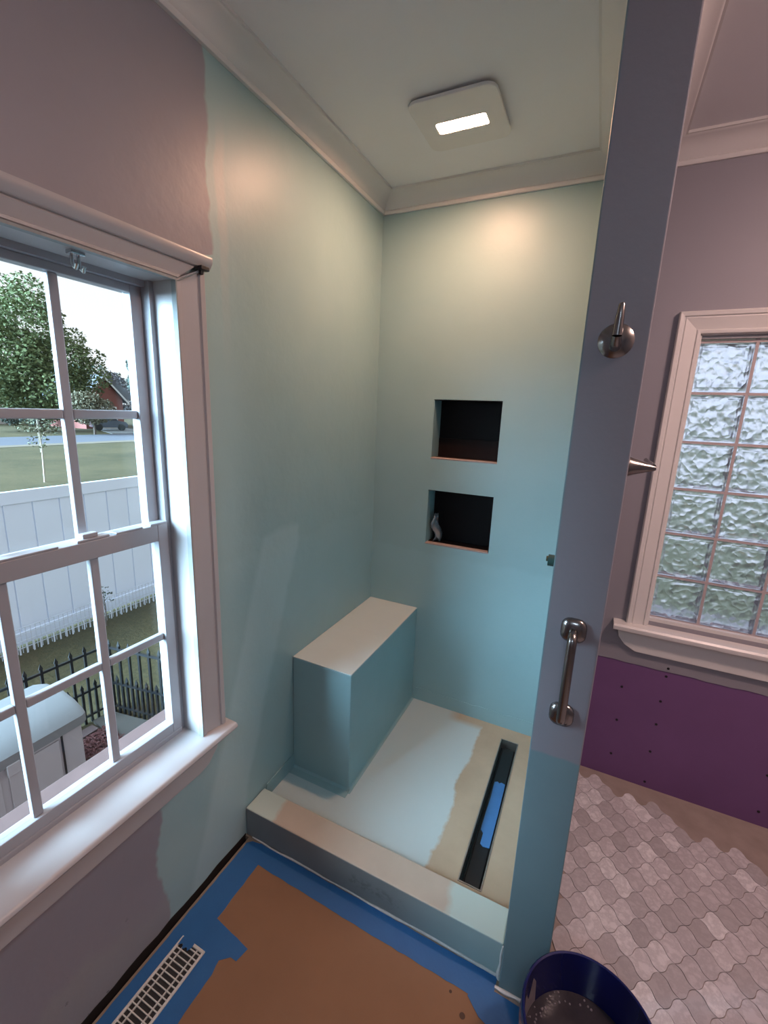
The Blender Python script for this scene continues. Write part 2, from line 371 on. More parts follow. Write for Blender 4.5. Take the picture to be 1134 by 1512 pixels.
# back wall: split in columns around niches and right window
def wbx(x0, x1, z0, z1, mi): wb_.box(x0, x1, YB, YB+.14, z0, z1, mi)
wbx(-.14, .2825, -.05, H, 0); wbx(.587, .97, -.05, H, 0)
wbx(.2825, .587, -.05, N2[2], 0); wbx(.2825, .587, N2[3], N1[2], 0); wbx(.2825, .587, N1[3], H, 0)
wbx(.97, RX0, -.05, H, 1); wbx(RX1, XR+.14, -.05, H, 1); wbx(RX0, RX1, -.05, RZ0, 1); wbx(RX0, RX1, RZ1, H, 1)
wall_back = struct(wb_.build('wall_back', ['aqua_wall_paint', 'purple_drywall']), 'back wall, aqua in the shower and bare purple drywall below the glass block window', 'wall')
# painted skim layer on the right part above the purple board
sk = MB()
pts = [(XP1, .549)]
xx = XP1
rs = random.Random(11)
while xx < XR-.05:
    xx += .04; pts.append((min(xx, XR), .546+rs.uniform(-.0025, .0025)))
pts = pts+[(XR, .545)]
sk.sweep([(x, z) for x, z in pts]+[(XR, RZ0), (XP1, RZ0)], lambda a, b: (a, YB-.003, b), lambda a, b: (a, YB, b))
sk.box(XP1, RX0, YB-.003, YB, RZ0, H); sk.box(RX1, XR, YB-.003, YB, RZ0, H); sk.box(RX0, RX1, YB-.003, YB, RZ1, H)
sk.build('painted_skim', 'greige_paint', wall_back)
for (x, z) in [(1.336, .561), (1.335, .524), (1.19, .43), (1.333, .41), (1.193, .272), (1.334, .303), (1.194, .105), (1.332, .171), (1.334, .022), (1.715, .057), (1.712, .222)]:
    MB().lathe([(0, .0025), (.0045, .002), (.0052, 0)], (x, YB-(.003 if z > .55 else 0), z), (0, -1, 0), 10).build('screw_head', 'screw_dark', wall_back)
# niches: five-sided dark boxes with a raw ledge
for (x0, x1, z0, z1), back in ((N1, 'niche_brown_film'), (N2, 'niche_black')):
    d = .10
    m = MB().box(x0-.004, x1+.004, YB+d, YB+d+.01, z0-.004, z1+.004)
    nb = m.build('niche_back', 'niche_black', wall_back)
    MB().box(.2825, x0+.003, YB+.001, YB+d, z0, z1).build('niche_side', 'aqua_membrane', wall_back)
    MB().box(x1-.003, .588, YB+.001, YB+d, z0, z1).build('niche_side', 'niche_black', wall_back)
    MB().box(x0, x1, YB+.001, YB+d, z1-.003, z1).build('niche_head', 'niche_black', wall_back)
    MB().box(x0, x1, YB-.001, YB+.03, z0-.002, z0+.006).build('niche_ledge', 'niche_ledge_raw', wall_back, bevel=.002)
    MB().box(x0, x1, YB+.03, YB+d, z0-.002, z0+.004).build('niche_floor', back, wall_back)
    if z0 > 1: MB().box(x0+.003, x1-.003, YB+d-.004, YB+d, z0+.004, z0+.09).build('niche_film', back, wall_back)
# membrane overlap band at the foot of the back and left wall
rs = random.Random(5)
pp = [(x/100, .128+rs.uniform(-.004, .004)) for x in range(91, 26, -3)]
MB().sweep([(.265, .055), (.914, .055)]+pp, lambda a, b: (a, YB-.003, b), lambda a, b: (a, YB, b)).build('membrane_band', 'aqua_wall_paint', wall_back)
MB().sweep([(.915, .06), (1.10, .06), (1.10, .125), (.93, .118)], lambda a, b: (0, a, b), lambda a, b: (.004, a, b)).build('membrane_band', 'aqua_membrane', wall_left, bevel=.001)

rs = random.Random(31)
gp = [(YR, -.05), (.814, -.05)]+[(.814-.045*k, .010+rs.uniform(-.004, .005)) for k in range(int((.814-YR)/.045))]+[(YR, .01)]
MB().sweep(gp, lambda a, z: (0, a, z), lambda a, z: (.0012, a, z)).build('gap_shade_strip', 'gap_shade', wall_left)  # thin dark strip on the wall, painted shade of the gap under the drywall
wall_right = struct(MB().box(XR, XR+.14, YR-.14, YB+.14, -.05, H).build('wall_right', 'greige_paint'), 'greige wall at the far right of the bathroom', 'wall')
wall_rear = struct(MB().box(0, XR, YR-.14, YR, -.05, H).build('wall_rear', 'greige_paint'), 'greige wall behind the viewer', 'wall')
wall_part = struct(MB().box(XP0, XP1, YP, YB, -.004, H).build('wall_partition', 'column_paint', bevel=.0025, seg=2), 'narrow partition wall end, grey above and aqua below, beside the shower', 'wall')
ceiling = struct(MB().box(-.14, XR+.14, YR-.14, YB+.14, H, H+.1).build('ceiling', 'ceiling_paint'), 'pale ceiling with crown moulding around it', 'ceiling')
# small broken caulk at partition base
MB().tube([(.905, .785, .003), (.93, .783, .004), (.96, .786, .003), (1.0, .784, .004), (1.02, .786, .003)], [.004, .006, .004, .006, .003], 6).build('caulk_bead', 'caulk_white', wall_part)

MB().tube([(.911, .812, 0), (.908, .809, .02), (.911, .811, .05), (.909, .812, .08), (.912, .813, .112)], [.008, .006, .004, .003, .003], 8).build('caulk_bead', 'caulk_white', wall_part)
# ------------------------------------------------------------------ crown moulding
CR = [(0, 0), (.010, 0), (.013, .004), (.013, .012), (.010, .015), (.015, .020), (.020, .030), (.030, .042), (.044, .052), (.058, .057), (.062, .058), (.066, .062), (.072, .062), (.072, .070), (0, .070)]
def crown(idx, A, B, nd, ma, mb, label):
    # A,B wall points; nd inward normal; ma/mb mitre: along-direction shift per unit projection at either end
    A = Vector(A); B = Vector(B); nd = Vector(nd); d = (B-A).normalized()
    f = lambda base, m: (lambda p, h: tuple(base+nd*p+d*(m*p)+Vector((0, 0, H-.07+h))))
    o = MB().sweep(CR, f(A, ma), f(B, mb)).build('trim_%d' % idx, 'trim_white', smooth=True)
    return struct(o, label, 'crown moulding')
crown(1, (0, YR, 0), (0, YB, 0), (1, 0, 0), 1, -1, 'white crown moulding running along the left wall')
crown(2, (0, YB, 0), (XP0, YB, 0), (0, -1, 0), 1, -1, 'white crown moulding over the shower back wall')
crown(3, (XP0, YB, 0), (XP0, YP, 0), (-1, 0, 0), 1, 1, 'white crown moulding on the shower side of the partition')
crown(4, (XP0, YP, 0), (XP1, YP, 0), (0, -1, 0), -1, 1, 'white crown moulding across the partition end')
crown(5, (XP1, YP, 0), (XP1, YB, 0), (1, 0, 0), -1, -1, 'white crown moulding on the glass block side of the partition')
crown(6, (XP1, YB, 0), (XR, YB, 0), (0, -1, 0), 1, -1, 'white crown moulding above the glass block window')
crown(7, (XR, YB, 0), (XR, YR, 0), (-1, 0, 0), 1, -1, 'white crown moulding on the right wall')

# ------------------------------------------------------------------ shower: floor, curb, bench, drain
ZS = .06
DX0, DX1, DY0, DY1 = .742, .820, .965, 1.677
sf = MB().box(.003, DX0, .915, YB-.001, 0, ZS).box(DX1, XP0-.001, .915, YB-.001, 0, ZS).box(DX0, DX1, .915, DY0, 0, ZS).box(DX0, DX1, DY1, YB-.001, 0, ZS).box(DX0, DX1, DY0, DY1, 0, .012)
struct(sf.build('floor_shower', 'shower_floor_coat'), 'shower floor, pale aqua coating over tan mortar around the linear drain', 'shower floor')
MB_curb = MB().box(.002, XP0-.002, .817, .915, 0, .1155)
curb = struct(MB_curb.build('trim_8', 'curb_coat', bevel=.004), 'low shower curb, tan and aqua on top, grey front face', 'shower curb')
rs = random.Random(2)
MB().tube([(.03+.0436*k, .8145+rs.uniform(-.002, .002), .002) for k in range(21)], [rs.uniform(.002, .0045) for k in range(21)], 6).build('caulk_bead', 'caulk_white', curb)
BW, BY, BZ = .264, 1.097, .5686
bench = thing('shower_bench', (.13, 1.43, ZS), 'boxy aqua shower bench with pale top in the corner', 'bench')
MB().box(.001, BW, BY, YB-.001, ZS, BZ-.004).build('bench_body', 'aqua_membrane', bench, bevel=.004)
MB().box(.001, BW-.0005, BY+.0005, YB-.001, BZ-.004, BZ).build('bench_top', 'aqua_bench_top', bench, bevel=.0018)
MB().sweep([(.0, .0), (.0, .012), (.006, .003), (.03, .0015), (.034, 0)], lambda a, h: (.002, BY-a, ZS+h), lambda a, h: (BW+.004, BY-a, ZS+h)).build('base_fillet', 'aqua_membrane', bench)
MB().sweep([(.0, .0), (.0, .008), (.004, .002), (.009, .001), (.011, 0)], lambda a, h: (BW+a, BY-.01, ZS+h), lambda a, h: (BW+a, YB-.002, ZS+h)).build('base_fillet', 'aqua_membrane', bench)
drain = thing('linear_drain', (.781, 1.32, .012), 'long black linear drain channel set in the shower floor', 'drain')
w = .0045
MB().box(DX0, DX1, DY0, DY1, .0125, .016).build('channel', 'drain_black', drain)
MB().box(DX0+.0005, DX0+w, DY0, DY1, .016, ZS+.002).build('frame_rail', 'steel_edge', drain)
MB().box(DX1-w, DX1-.0005, DY0, DY1, .016, ZS+.002).build('frame_rail', 'steel_edge', drain)
MB().box(DX0+w, DX1-w, DY0+.0005, DY0+w, .016, ZS+.002).build('frame_end', 'steel_edge', drain)
MB().box(DX0+w, DX1-w, DY1-w, DY1-.0005, .016, ZS+.002).build('frame_end', 'steel_edge', drain)
MB().box(DX0+.014, DX1-.010, DY0+.02, DY1-.02, .016, .034).build('channel_insert', 'drain_black', drain, bevel=.004)
tp = [(.764, 1.20), (.775, 1.19), (.775, 1.145), (.786, 1.138), (.808, 1.142), (.808, 1.30), (.806, 1.445), (.79, 1.449), (.784, 1.441), (.775, 1.447), (.764, 1.440), (.766, 1.36), (.764, 1.28)]
tag(MB().poly(tp, .034, .0365).build('painter_tape', 'tape_blue_light'), 'light blue tape strip stuck inside the black linear drain', 'tape')

# ------------------------------------------------------------------ left window
w1 = thing('window_1', (0, .345, .515), 'white double-hung window with grilles in the left wall', 'window', kind='structure')
WJ0, WJ1 = .045, .645
MB().box(-.14, .004, WJ1, WJ1+.015, .515, 1.82).build('jamb', 'trim_window', w1)
MB().box(-.14, .004, WJ0-.015, WJ0, .515, 1.82).build('jamb', 'trim_window', w1)
MB().box(-.14, .004, WJ0, WJ1, 1.802, 1.82).build('head_jamb', 'trim_window', w1)
# casing profile across its width (u from inner edge outwards, x depth)
CP = [(0, 0), (0, .012), (.004, .015), (.012, .015), (.015, .011), (.020, .012), (.040, .017), (.056, .021), (.058, .018), (.062, .018), (.064, .024), (.076, .026), (.080, .022), (.080, 0)]
MB().sweep(CP, lambda u, d: (d, WJ1+u, .544), lambda u, d: (d, WJ1+u, 1.802+u*.55)).build('side_casing', 'trim_window', w1, smooth=True)
MB().sweep(CP, lambda u, d: (d, WJ0-u, .544), lambda u, d: (d, WJ0-u, 1.802+u*.55)).build('side_casing', 'trim_window', w1, smooth=True)
CPH = [(u*.62, d) for u, d in CP]
MB().sweep(CPH, lambda u, d: (d, WJ0-u*1.3-.004, 1.805+u), lambda u, d: (d, WJ1+u*1.3+.004, 1.805+u)).build('head_casing', 'trim_window', w1, smooth=True)
MB().sweep([(0, 1.846), (.026, 1.846), (.030, 1.852), (.034, 1.858), (.036, 1.866), (.034, 1.872), (0, 1.874)], lambda d, z: (d, WJ0-.096, z), lambda d, z: (d, WJ1+.096, z)).build('head_cap', 'trim_window', w1, smooth=True)
MB().sweep([(.0, 1.8025), (.014, 1.8025), (.024, 1.842), (.0, 1.842)], lambda d, z: (d+.002, WJ1+(z-1.8025)*1.75, z-.004), lambda d, z: (d+.002, WJ1+(z-1.8025)*1.75+.006, z-.004)).build('caulk_joint', 'caulk_grey', w1)
MB().box(.001, .0165, WJ1-.0035, WJ1+.0005, .544, 1.80).build('caulk_joint', 'caulk_grey', w1)
MB().box(.001, .0165, WJ0, WJ1, 1.799, 1.8045).build('caulk_joint', 'caulk_grey', w1)
br = MB().box(.026, .040, .700, .726, 1.836, 1.846).box(.024, .034, .704, .712, 1.826, 1.84).build('blind_bracket', 'screw_dark', w1, bevel=.002)
# stool and apron
MB().sweep([(-.075, .519), (.048, .519), (.056, .524), (.060, .531), (.058, .538), (.052, .5425), (.0, .5435), (-.075, .546)], lambda a, z: (a, -.055, z), lambda a, z: (a, .738, z)).build('stool', 'trim_window', w1, smooth=True)
AP = [(-.04, .519), (-.02, .43), (.62, .43), (.655, .437), (.69, .470), (.708, .500), (.712, .519)]
MB().sweep(AP, lambda a, z: (0, a, z), lambda a, z: (.018, a, z)).build('apron', 'trim_window', w1, bevel=.003)
# vinyl frame tracks
for y0, y1 in ((WJ1-.013, WJ1), (WJ0, WJ0+.013)):
    MB().box(-.128, -.066, y0, y1, .546, 1.802).build('track', 'window_vinyl', w1)
MB().box(-.128, -.058, WJ0+.013, WJ1-.013, .543, .560).build('frame_sill', 'window_vinyl', w1, bevel=.003)
MB().box(-.128, -.080, WJ0+.013, WJ1-.013, 1.788, 1.802).build('frame_head', 'window_vinyl', w1)
def sash(name, x0, x1, z0, z1, gz0, gz1, st):
    # root part: one stile; others are sub-parts
    y0, y1 = WJ0+.013, WJ1-.013; gy0, gy1 = y0+st, y1-st
    s = MB().box(x0, x1, gy1, y1, z0, z1).build(name, 'window_vinyl', w1, bevel=.002)
    MB().box(x0, x1, y0, gy0, z0, z1).build('stile', 'window_vinyl', s, bevel=.002)
    MB().box(x0, x1, gy0, gy1, z0, gz0).build('rail', 'window_vinyl', s, bevel=.002)
    MB().box(x0, x1, gy0, gy1, gz1, z1).build('rail', 'window_vinyl', s, bevel=.002)
    xm = (x0+x1)/2; mw = .0105
    ym = [.253, .436]; zm = (gz0+gz1)/2
    for y in ym: MB().box(xm-.008, xm+.008, y-mw, y+mw, gz0, gz1).build('muntin', 'window_vinyl', s, bevel=.003)
    ye = [gy0, ym[0]-mw, ym[0]+mw, ym[1]-mw, ym[1]+mw, gy1]
    for k in range(3): MB().box(xm-.0078, xm+.0078, ye[2*k], ye[2*k+1], zm-mw, zm+mw).build('muntin', 'window_vinyl', s, bevel=.003)
    for k in range(3):
        for a, b in ((gz0, zm-mw), (zm+mw, gz1)): MB().box(xm-.002, xm+.002, ye[2*k]+.0002, ye[2*k+1]-.0002, a+.0002, b-.0002).build('pane', 'pane_glass', s)
    return s
s_lo = sash('lower_sash', -.092, -.060, .560, 1.197, .590, 1.153, .030)
s_up = sash('upper_sash', -.124, -.094, 1.155, 1.788, 1.194, 1.770, .030)
MB().box(-.088, -.062, .40, .475, 1.197, 1.203).box(-.084, -.066, .415, .450, 1.203, 1.214).build('sash_lock', 'window_vinyl', s_lo, bevel=.002)
MB().box(-.088, -.060, .49, .56, 1.197, 1.202).build('tilt_latch', 'window_vinyl', s_lo, bevel=.0015)
MB().box(-.088, -.060, .582, .632, 1.197, 1.203).build('tilt_latch', 'window_vinyl', s_lo, bevel=.0015)
MB().box(-.088, -.060, .20, .36, 1.197, 1.202).build('tilt_latch', 'window_vinyl', s_lo, bevel=.0015)
bc = MB().box(-.030, -.010, .424, .452, 1.794, 1.802).build('curtain_clip', 'chrome', w1, bevel=.002)
MB().tube([(-.022, .430, 1.795), (-.020, .430, 1.775), (-.012, .431, 1.768), (-.006, .430, 1.776)], .0035, 8).build('clip_hook', 'chrome', bc, smooth=True)
MB().tube([(-.022, .444, 1.795), (-.020, .444, 1.772), (-.012, .445, 1.765), (-.006, .444, 1.774)], .0035, 8).build('clip_hook', 'chrome', bc, smooth=True)
# exterior brick sill
MB().box(-.21, -.142, .0, .70, .46, .53).build('exterior_sill', 'exterior_brick', w1, bevel=.004)

# ------------------------------------------------------------------ right window: glass blocks
w2_ = thing('window_2', (1.58, YB, .60), 'pinkish-white trimmed window filled with wavy glass blocks', 'window', kind='structure')
def y_(d): return YB-.003-d
CW = [(u*.9, d) for u, d in CP]
zt = 1.815
MB().sweep(CW, lambda u, d: (RX0-u, y_(d), .728), lambda u, d: (RX0-u, y_(d), zt+u)).build('side_casing', 'trim_white', w2_, smooth=True)
MB().sweep(CW, lambda u, d: (RX1+u, y_(d), .728), lambda u, d: (RX1+u, y_(d), zt+u)).build('side_casing', 'trim_white', w2_, smooth=True)
MB().sweep(CW, lambda u, d: (RX0-u, y_(d), zt+u), lambda u, d: (RX1+u, y_(d), zt+u)).build('head_casing', 'trim_white', w2_, smooth=True)
MB().sweep([(.06, .704), (.062, .710), (.062, .720), (.056, .727), (0, .728), (-.05, .733), (-.05, .704)], lambda a, z: (1.118, YB-a, z), lambda a, z: (2.04, YB-a, z)).build('stool', 'trim_white', w2_, smooth=True)
MB().sweep([(1.135, .704), (1.145, .66), (1.17, .63), (1.21, .608), (1.95, .608), (1.99, .63), (2.02, .66), (2.03, .704)], lambda a, z: (a, YB-.021, z), lambda a, z: (a, YB-.003, z)).build('apron', 'trim_white', w2_, bevel=.003)
MB().box(RX0-.001, RX0+.006, YB-.004, YB+.13, .73, zt).build('jamb', 'trim_white', w2_)
MB().box(RX1-.006, RX1+.001, YB-.004, YB+.13, .73, zt).build('jamb', 'trim_white', w2_)
MB().box(RX0, RX1, YB-.004, YB+.13, zt-.004, zt+.001).build('head_jamb', 'trim_white', w2_)
MB().box(RX0, RX1, YB+.004, YB+.022, 1.799, zt-.004).build('head_stop', 'window_vinyl', w2_, bevel=.002)
MB().box(RX0+.006, RX1-.006, YB-.002, YB+.13, .728, .759).build('frame_sill', 'trim_white', w2_)
pw = .172; gx0 = 1.232; gz0 = .760
NB = MB()
n = 13
blk = MB()
# pillowed block front face and back face with bevelled rim
def pillow(m, y, s):
    half = pw/2-.0045; inn = half-.012
    ring = lambda r, yy: [(-r, yy, -r), (r, yy, -r), (r, yy, r), (-r, yy, r)]
    vv = ring(half, y+s*.006)+ring(half-.004, y)+ring(inn, y)+ring(inn-.005, y+s*.003)
    ff = []
    for a in range(3):
        for k in range(4): ff.append((a*4+k, a*4+(k+1) % 4, a*4+4+(k+1) % 4, a*4+4+k))
    ff.append((12, 13, 14, 15)); m.add(vv, ff)
    return len(m.v)-16
b0 = pillow(blk, 0, 1); b1 = pillow(blk, .05, -1)
for k in range(4): blk.f.append((b0+k, b0+(k+1) % 4, b1+(k+1) % 4, b1+k)); blk.m.append(0)
blk_me = blk.mesh('glass_block', 'wavy_glass', bevel=0, smooth=False)
for i in range(4):
    for j in range(6):
        o = bpy.data.objects.new('glass_block', blk_me); COL.objects.link(o); o.parent = w2_
        o.location = Vector((gx0+pw*(i+.5), YB+.012, gz0+pw*(j+.5)))-w2_.location
for i in range(0, 5):
    x = gx0+pw*i
    MB().box(x-.0046, x+.0046, YB+.016, YB+.058, .745, 1.80).build('mortar_joint', 'block_mortar', w2_)
for j in range(0, 7):
    z = gz0+pw*j
    for i in range(4): MB().box(gx0+pw*i+.0046, gx0+pw*(i+1)-.0046, YB+.016, YB+.058, z-.0046, z+.0046).build('mortar_joint', 'block_mortar', w2_)

# ------------------------------------------------------------------ ceiling fan light
FZ = H-.018
fan = thing('exhaust_fan_light', (.455, 1.35, FZ), 'square white ceiling fan cover with glowing bar light', 'ceiling light')
def rrect(cx, cy, hx, hy, r, n=6):
    pts = []
    for (sx, sy, a0) in ((1, 1, 0), (-1, 1, 90), (-1, -1, 180), (1, -1, 270)):
        for k in range(n+1):
            a = math.radians(a0+90*k/n); pts.append((cx+sx*(hx-r)+r*math.cos(a), cy+sy*(hy-r)+r*math.sin(a)))
    return pts
FX, FY = .458, 1.357
def ring(outer, inner, z0, z1):
    n = len(outer); m = MB(); vv = [(x, y, z0) for x, y in outer]+[(x, y, z0) for x, y in inner]+[(x, y, z1) for x, y in outer]+[(x, y, z1) for x, y in inner]
    ff = []
    for k in range(n):
        q = (k+1) % n
        ff += [(k, q, n+q, n+k), (2*n+k, 2*n+q, 3*n+q, 3*n+k), (k, q, 2*n+q, 2*n+k), (n+k, n+q, 3*n+q, 3*n+k)]
    return m.add(vv, ff)
FLY = FY+.012
ring(rrect(FX, FY, .133, .130, .034), rrect(FX, FLY, .0775, .0255, .006), FZ, FZ+.010).build('cover', 'fan_plastic', fan, bevel=.0025)
MB().poly(rrect(FX, FY, .112, .110, .02), FZ+.010, H-.0005).build('housing', 'fan_plastic', fan)
MB().poly(rrect(FX, FLY, .0765, .0245, .006), FZ+.0045, FZ+.0095).build('led_lens', 'fan_led', fan)
# ------------------------------------------------------------------ flush ceiling light of the tiled area and an added cool fill lamp (outside the frame)
def dome(x, y, glow, label):
    dl = thing('dome_light', (x, y, H-.07), label, 'ceiling light')
    MB().lathe([(.0, .07), (.15, .07), (.15, .052), (.135, .045), (0, .045)], (x, y, H-.0705), (0, 0, 1), 32).build('base_ring', 'brushed_nickel', dl, smooth=True)
    MB().lathe([(0, 0), (.06, .004), (.10, .016), (.125, .034), (.130, .045)], (x, y, H-.0705), (0, 0, 1), 32).build('glass_dome', glow, dl, smooth=True)
dome(1.88, .74, 'globe_glow', 'round warm dome light on the ceiling of the tiled area')
dome(1.15, -1.15, 'cool_fill', 'added cool fill light, a round dome on the ceiling behind the viewer')  # unseen lamp added to put cool fill on column, bench and back wall

# ------------------------------------------------------------------ hardware on the partition
hook = thing('robe_hook', (.969, YP, 1.63), 'brushed nickel robe hook with round plate and upright peg', 'hook')
MB().lathe([(0, .012), (.010, .0115), (.020, .008), (.028, .0035), (.0305, .001), (.0305, 0)], (.9695, YP, 1.657), (0, -1, 0), 32).build('base_plate', 'brushed_nickel', hook, smooth=True)
MB().tube([(.9695, YP-.008, 1.648), (.9695, YP-.020, 1.645), (.9697, YP-.030, 1.650), (.970, YP-.036, 1.661)], [.0105, .0095, .009, .0085], 14).build('arm', 'brushed_nickel', hook, smooth=True)
MB().tube([(.970, YP-.036, 1.661), (.9705, YP-.037, 1.69), (.971, YP-.038, 1.711), (.971, YP-.038, 1.7135)], [.0085, .007, .0055, .004], 14).build('peg', 'brushed_nickel', hook, smooth=True)
gb = thing('grab_bar', (.970, YP, .86), 'short vertical brushed nickel grab bar with rounded square flanges', 'grab bar')
for z in (1.078, .8745):
    def rr(hw, d, nn=4): return [(x, YP-d, zz) for x, zz in rrect(.970, z, hw, hw*1.06, hw*.72, nn)]
    m = MB(); rings = [rr(.0255, 0), rr(.0255, .004), rr(.023, .009), rr(.014, .014)]
    nn = len(rings[0]); vv = sum(rings, []); ff = []
    for a in range(3):
        for k in range(nn): ff.append((a*nn+k, a*nn+(k+1) % nn, (a+1)*nn+(k+1) % nn, (a+1)*nn+k))
    ff.append(tuple(range(3*nn, 4*nn))); ff.append(tuple(reversed(range(nn)))); m.add(vv, ff)
    m.build('flange', 'brushed_nickel', gb, smooth=True)
pth = [(.970, YP-.008, 1.078)]
for k in range(0, 7):
    a = math.radians(90*k/6); pth.append((.970, YP-.022-.018*math.sin(a), 1.060+.018*math.cos(a)))
for k in range(0, 7):
    a = math.radians(90*k/6); pth.append((.970, YP-.022-.018*math.cos(a), .8925-.018*math.sin(a)))
pth.append((.970, YP-.008, .8745))
MB().tube(pth, .0095, 16).build('bar', 'brushed_nickel', gb, smooth=True)
th = thing('paper_holder', (XP1, 1.10, 1.40), 'nickel paper holder with flared post on partition near glass blocks', 'paper holder')
MB().lathe([(.036, 0), (.036, .004), (.029, .014), (.0215, .030), (.0135, .055), (.0075, .074), (.005, .079), (0, .080)], (XP1, 1.10, 1.404), (1, 0, 0), 24).build('post', 'brushed_nickel', th, smooth=True)
MB().tube([(XP1+.073, 1.10, 1.408), (XP1+.073, 1.30, 1.408)], .006, 12).build('arm', 'brushed_nickel', th, smooth=True)
vl = thing('shower_valve_stub', (XP0, 1.30, 1.06), 'small dark green valve cap sticking out beside the partition edge', 'valve')
MB().lathe([(.024, 0), (.024, .02), (.019, .021), (.019, .044), (0, .044)], (XP0, 1.30, 1.066), (-1, 0, 0), 16).build('cap', 'green_valve', vl, smooth=True)
MB().lathe([(.0, .05), (.009, .05), (.009, .04)], (XP0, 1.30, 1.070), (-1, 0, 0), 10).build('spindle', 'brass', vl, smooth=True)

# plastic scrap in lower niche
m = MB(); rs = random.Random(8); rows = 9
for k in range(rows):
    z = .912+.135*k/(rows-1); c0 = .300+.006*math.sin(k*1.1)+.012*(1-k/rows)
    for q in range(5): m.v.append((c0+.0065*q*(1.1-.75*k/rows)+rs.uniform(-.003, .003), YB+.03+.02*math.sin(k*.9+q*1.3)+.012*q, z+rs.uniform(-.003, .003)))
for k in range(rows-1):
    for q in range(4): m.f.append((k*5+q, k*5+q+1, k*5+q+6, k*5+q+5)); m.m.append(0)
sc = m.build('plastic_scrap', 'plastic_scrap', smooth=True, fix=False)
sd = sc.modifiers.new('solid', 'SOLIDIFY'); sd.thickness = .0015
tag(sc, 'crumpled grey plastic scrap standing in the lower wall niche', 'plastic')

# ------------------------------------------------------------------ floor covering on the left
pap = MB().poly([(.06, -.9), (.93, -.9), (.93, .69), (.86, .735), (.80, .77), (.06, .775)], -.001, .0005).build('floor_paper', 'kraft_paper')
tag(pap, 'brown kraft paper protecting the bathroom floor in front of the curb', 'paper')
for (x, y, r) in [(.842, .688, .0075), (.80, .722, .004), (.88, .66, .004)]:
    MB().lathe([(0, .0009), (r*.8, .0009), (r, .0005)], (x, y, 0), (0, 0, 1), 12).build('stain', 'paper_stain', pap)
rs = random.Random(4)
def wavy(pts, a=.0012, step=.02):
    out = []
    for i, p in enumerate(pts):
        q = pts[(i+1) % len(pts)]; L = math.hypot(q[0]-p[0], q[1]-p[1]); nn = max(1, int(L/step))
        for k in range(nn):
            f_ = k/nn; out.append((p[0]+(q[0]-p[0])*f_+rs.uniform(-a, a), p[1]+(q[1]-p[1])*f_+rs.uniform(-a, a)))
    return out
def tape(pts, z, label, mat='tape_blue'): return tag(MB().poly(wavy(pts), z, z+.0006).build('painter_tape', mat), label, 'tape')
tape([(.024, -.5), (.115, -.5), (.115, .80), (.09, .811), (.04, .806), (.026, .79)], .0005, 'wide blue painter tape strip along the left wall under the floor register')
tape([(.075, .749), (.45, .742), (.845, .738), (.905, .732), (.908, .808), (.07, .811)], .0011, 'blue painter tape strip running along the foot of the shower curb')
tape([(.115, -.5), (.203, -.5), (.206, .35), (.205, .46), (.198, .50), (.115, .50)], .0005, 'blue painter tape strip beside the register on the paper side')
tape([(.10, .49), (.20, .492), (.222, .512), (.243, .512), (.251, .55), (.115, .566), (.10, .56)], .0011, 'short blue tape tab pointing onto the brown paper above the register')
tape([(.842, .7345), (.88, .705), (.925, .69), (.975, .70), (.985, .772), (.91, .775), (.88, .77)], .0017, 'crumpled blue tape piece at the foot of the partition')
# floor register
rg = thing('floor_register', (.108, .20, .001), 'beige metal floor register grille set among blue tape', 'floor vent')
RX, RXX, RY0, RY1 = .064, .152, .02, .488
zr = .0018
MB().box(RX, RX+.007, RY0, RY1, zr, zr+.006).build('frame_side', 'register_metal', rg, bevel=.0015)
MB().box(RXX-.007, RXX, RY0, RY1, zr, zr+.006).build('frame_side', 'register_metal', rg, bevel=.0015)
MB().box(RX+.007, RXX-.007, RY1-.008, RY1, zr, zr+.006).build('frame_end', 'register_metal', rg, bevel=.0015)
MB().box(RX+.007, RXX-.007, RY0, RY0+.008, zr, zr+.006).build('frame_end', 'register_metal', rg, bevel=.0015)
MB().box(RX+.007, RXX-.007, RY0+.008, RY1-.008, zr, zr+.0008).build('duct_shade', 'duct_dark', rg)  # flat dark sheet below the slats, painted shade of the duct
for x in (.0865, .1295):
    MB().box(x-.0015, x+.0015, RY0+.008, RY1-.008, zr+.0008, zr+.0048).build('long_bar', 'register_metal', rg)
sl = MB().box(-.0372, .0372, -.0014, .0014, 0, .0038).mesh('slat', 'register_metal')
k = 0; y = RY0+.022
while y < RY1-.012:
    o = bpy.data.objects.new('slat', sl); COL.objects.link(o); o.parent = rg; o.location = Vector((.108, y, zr+.0008))-rg.location
    o.rotation_euler.z = .0; y += .0135
tape([(.071, .463), (.083, .474), (.088, .462), (.099, .470), (.108, .464), (.112, .478), (.110, .495), (.075, .50), (.069, .482)], .0082, 'torn bit of blue tape lapping over the end of the floor register')

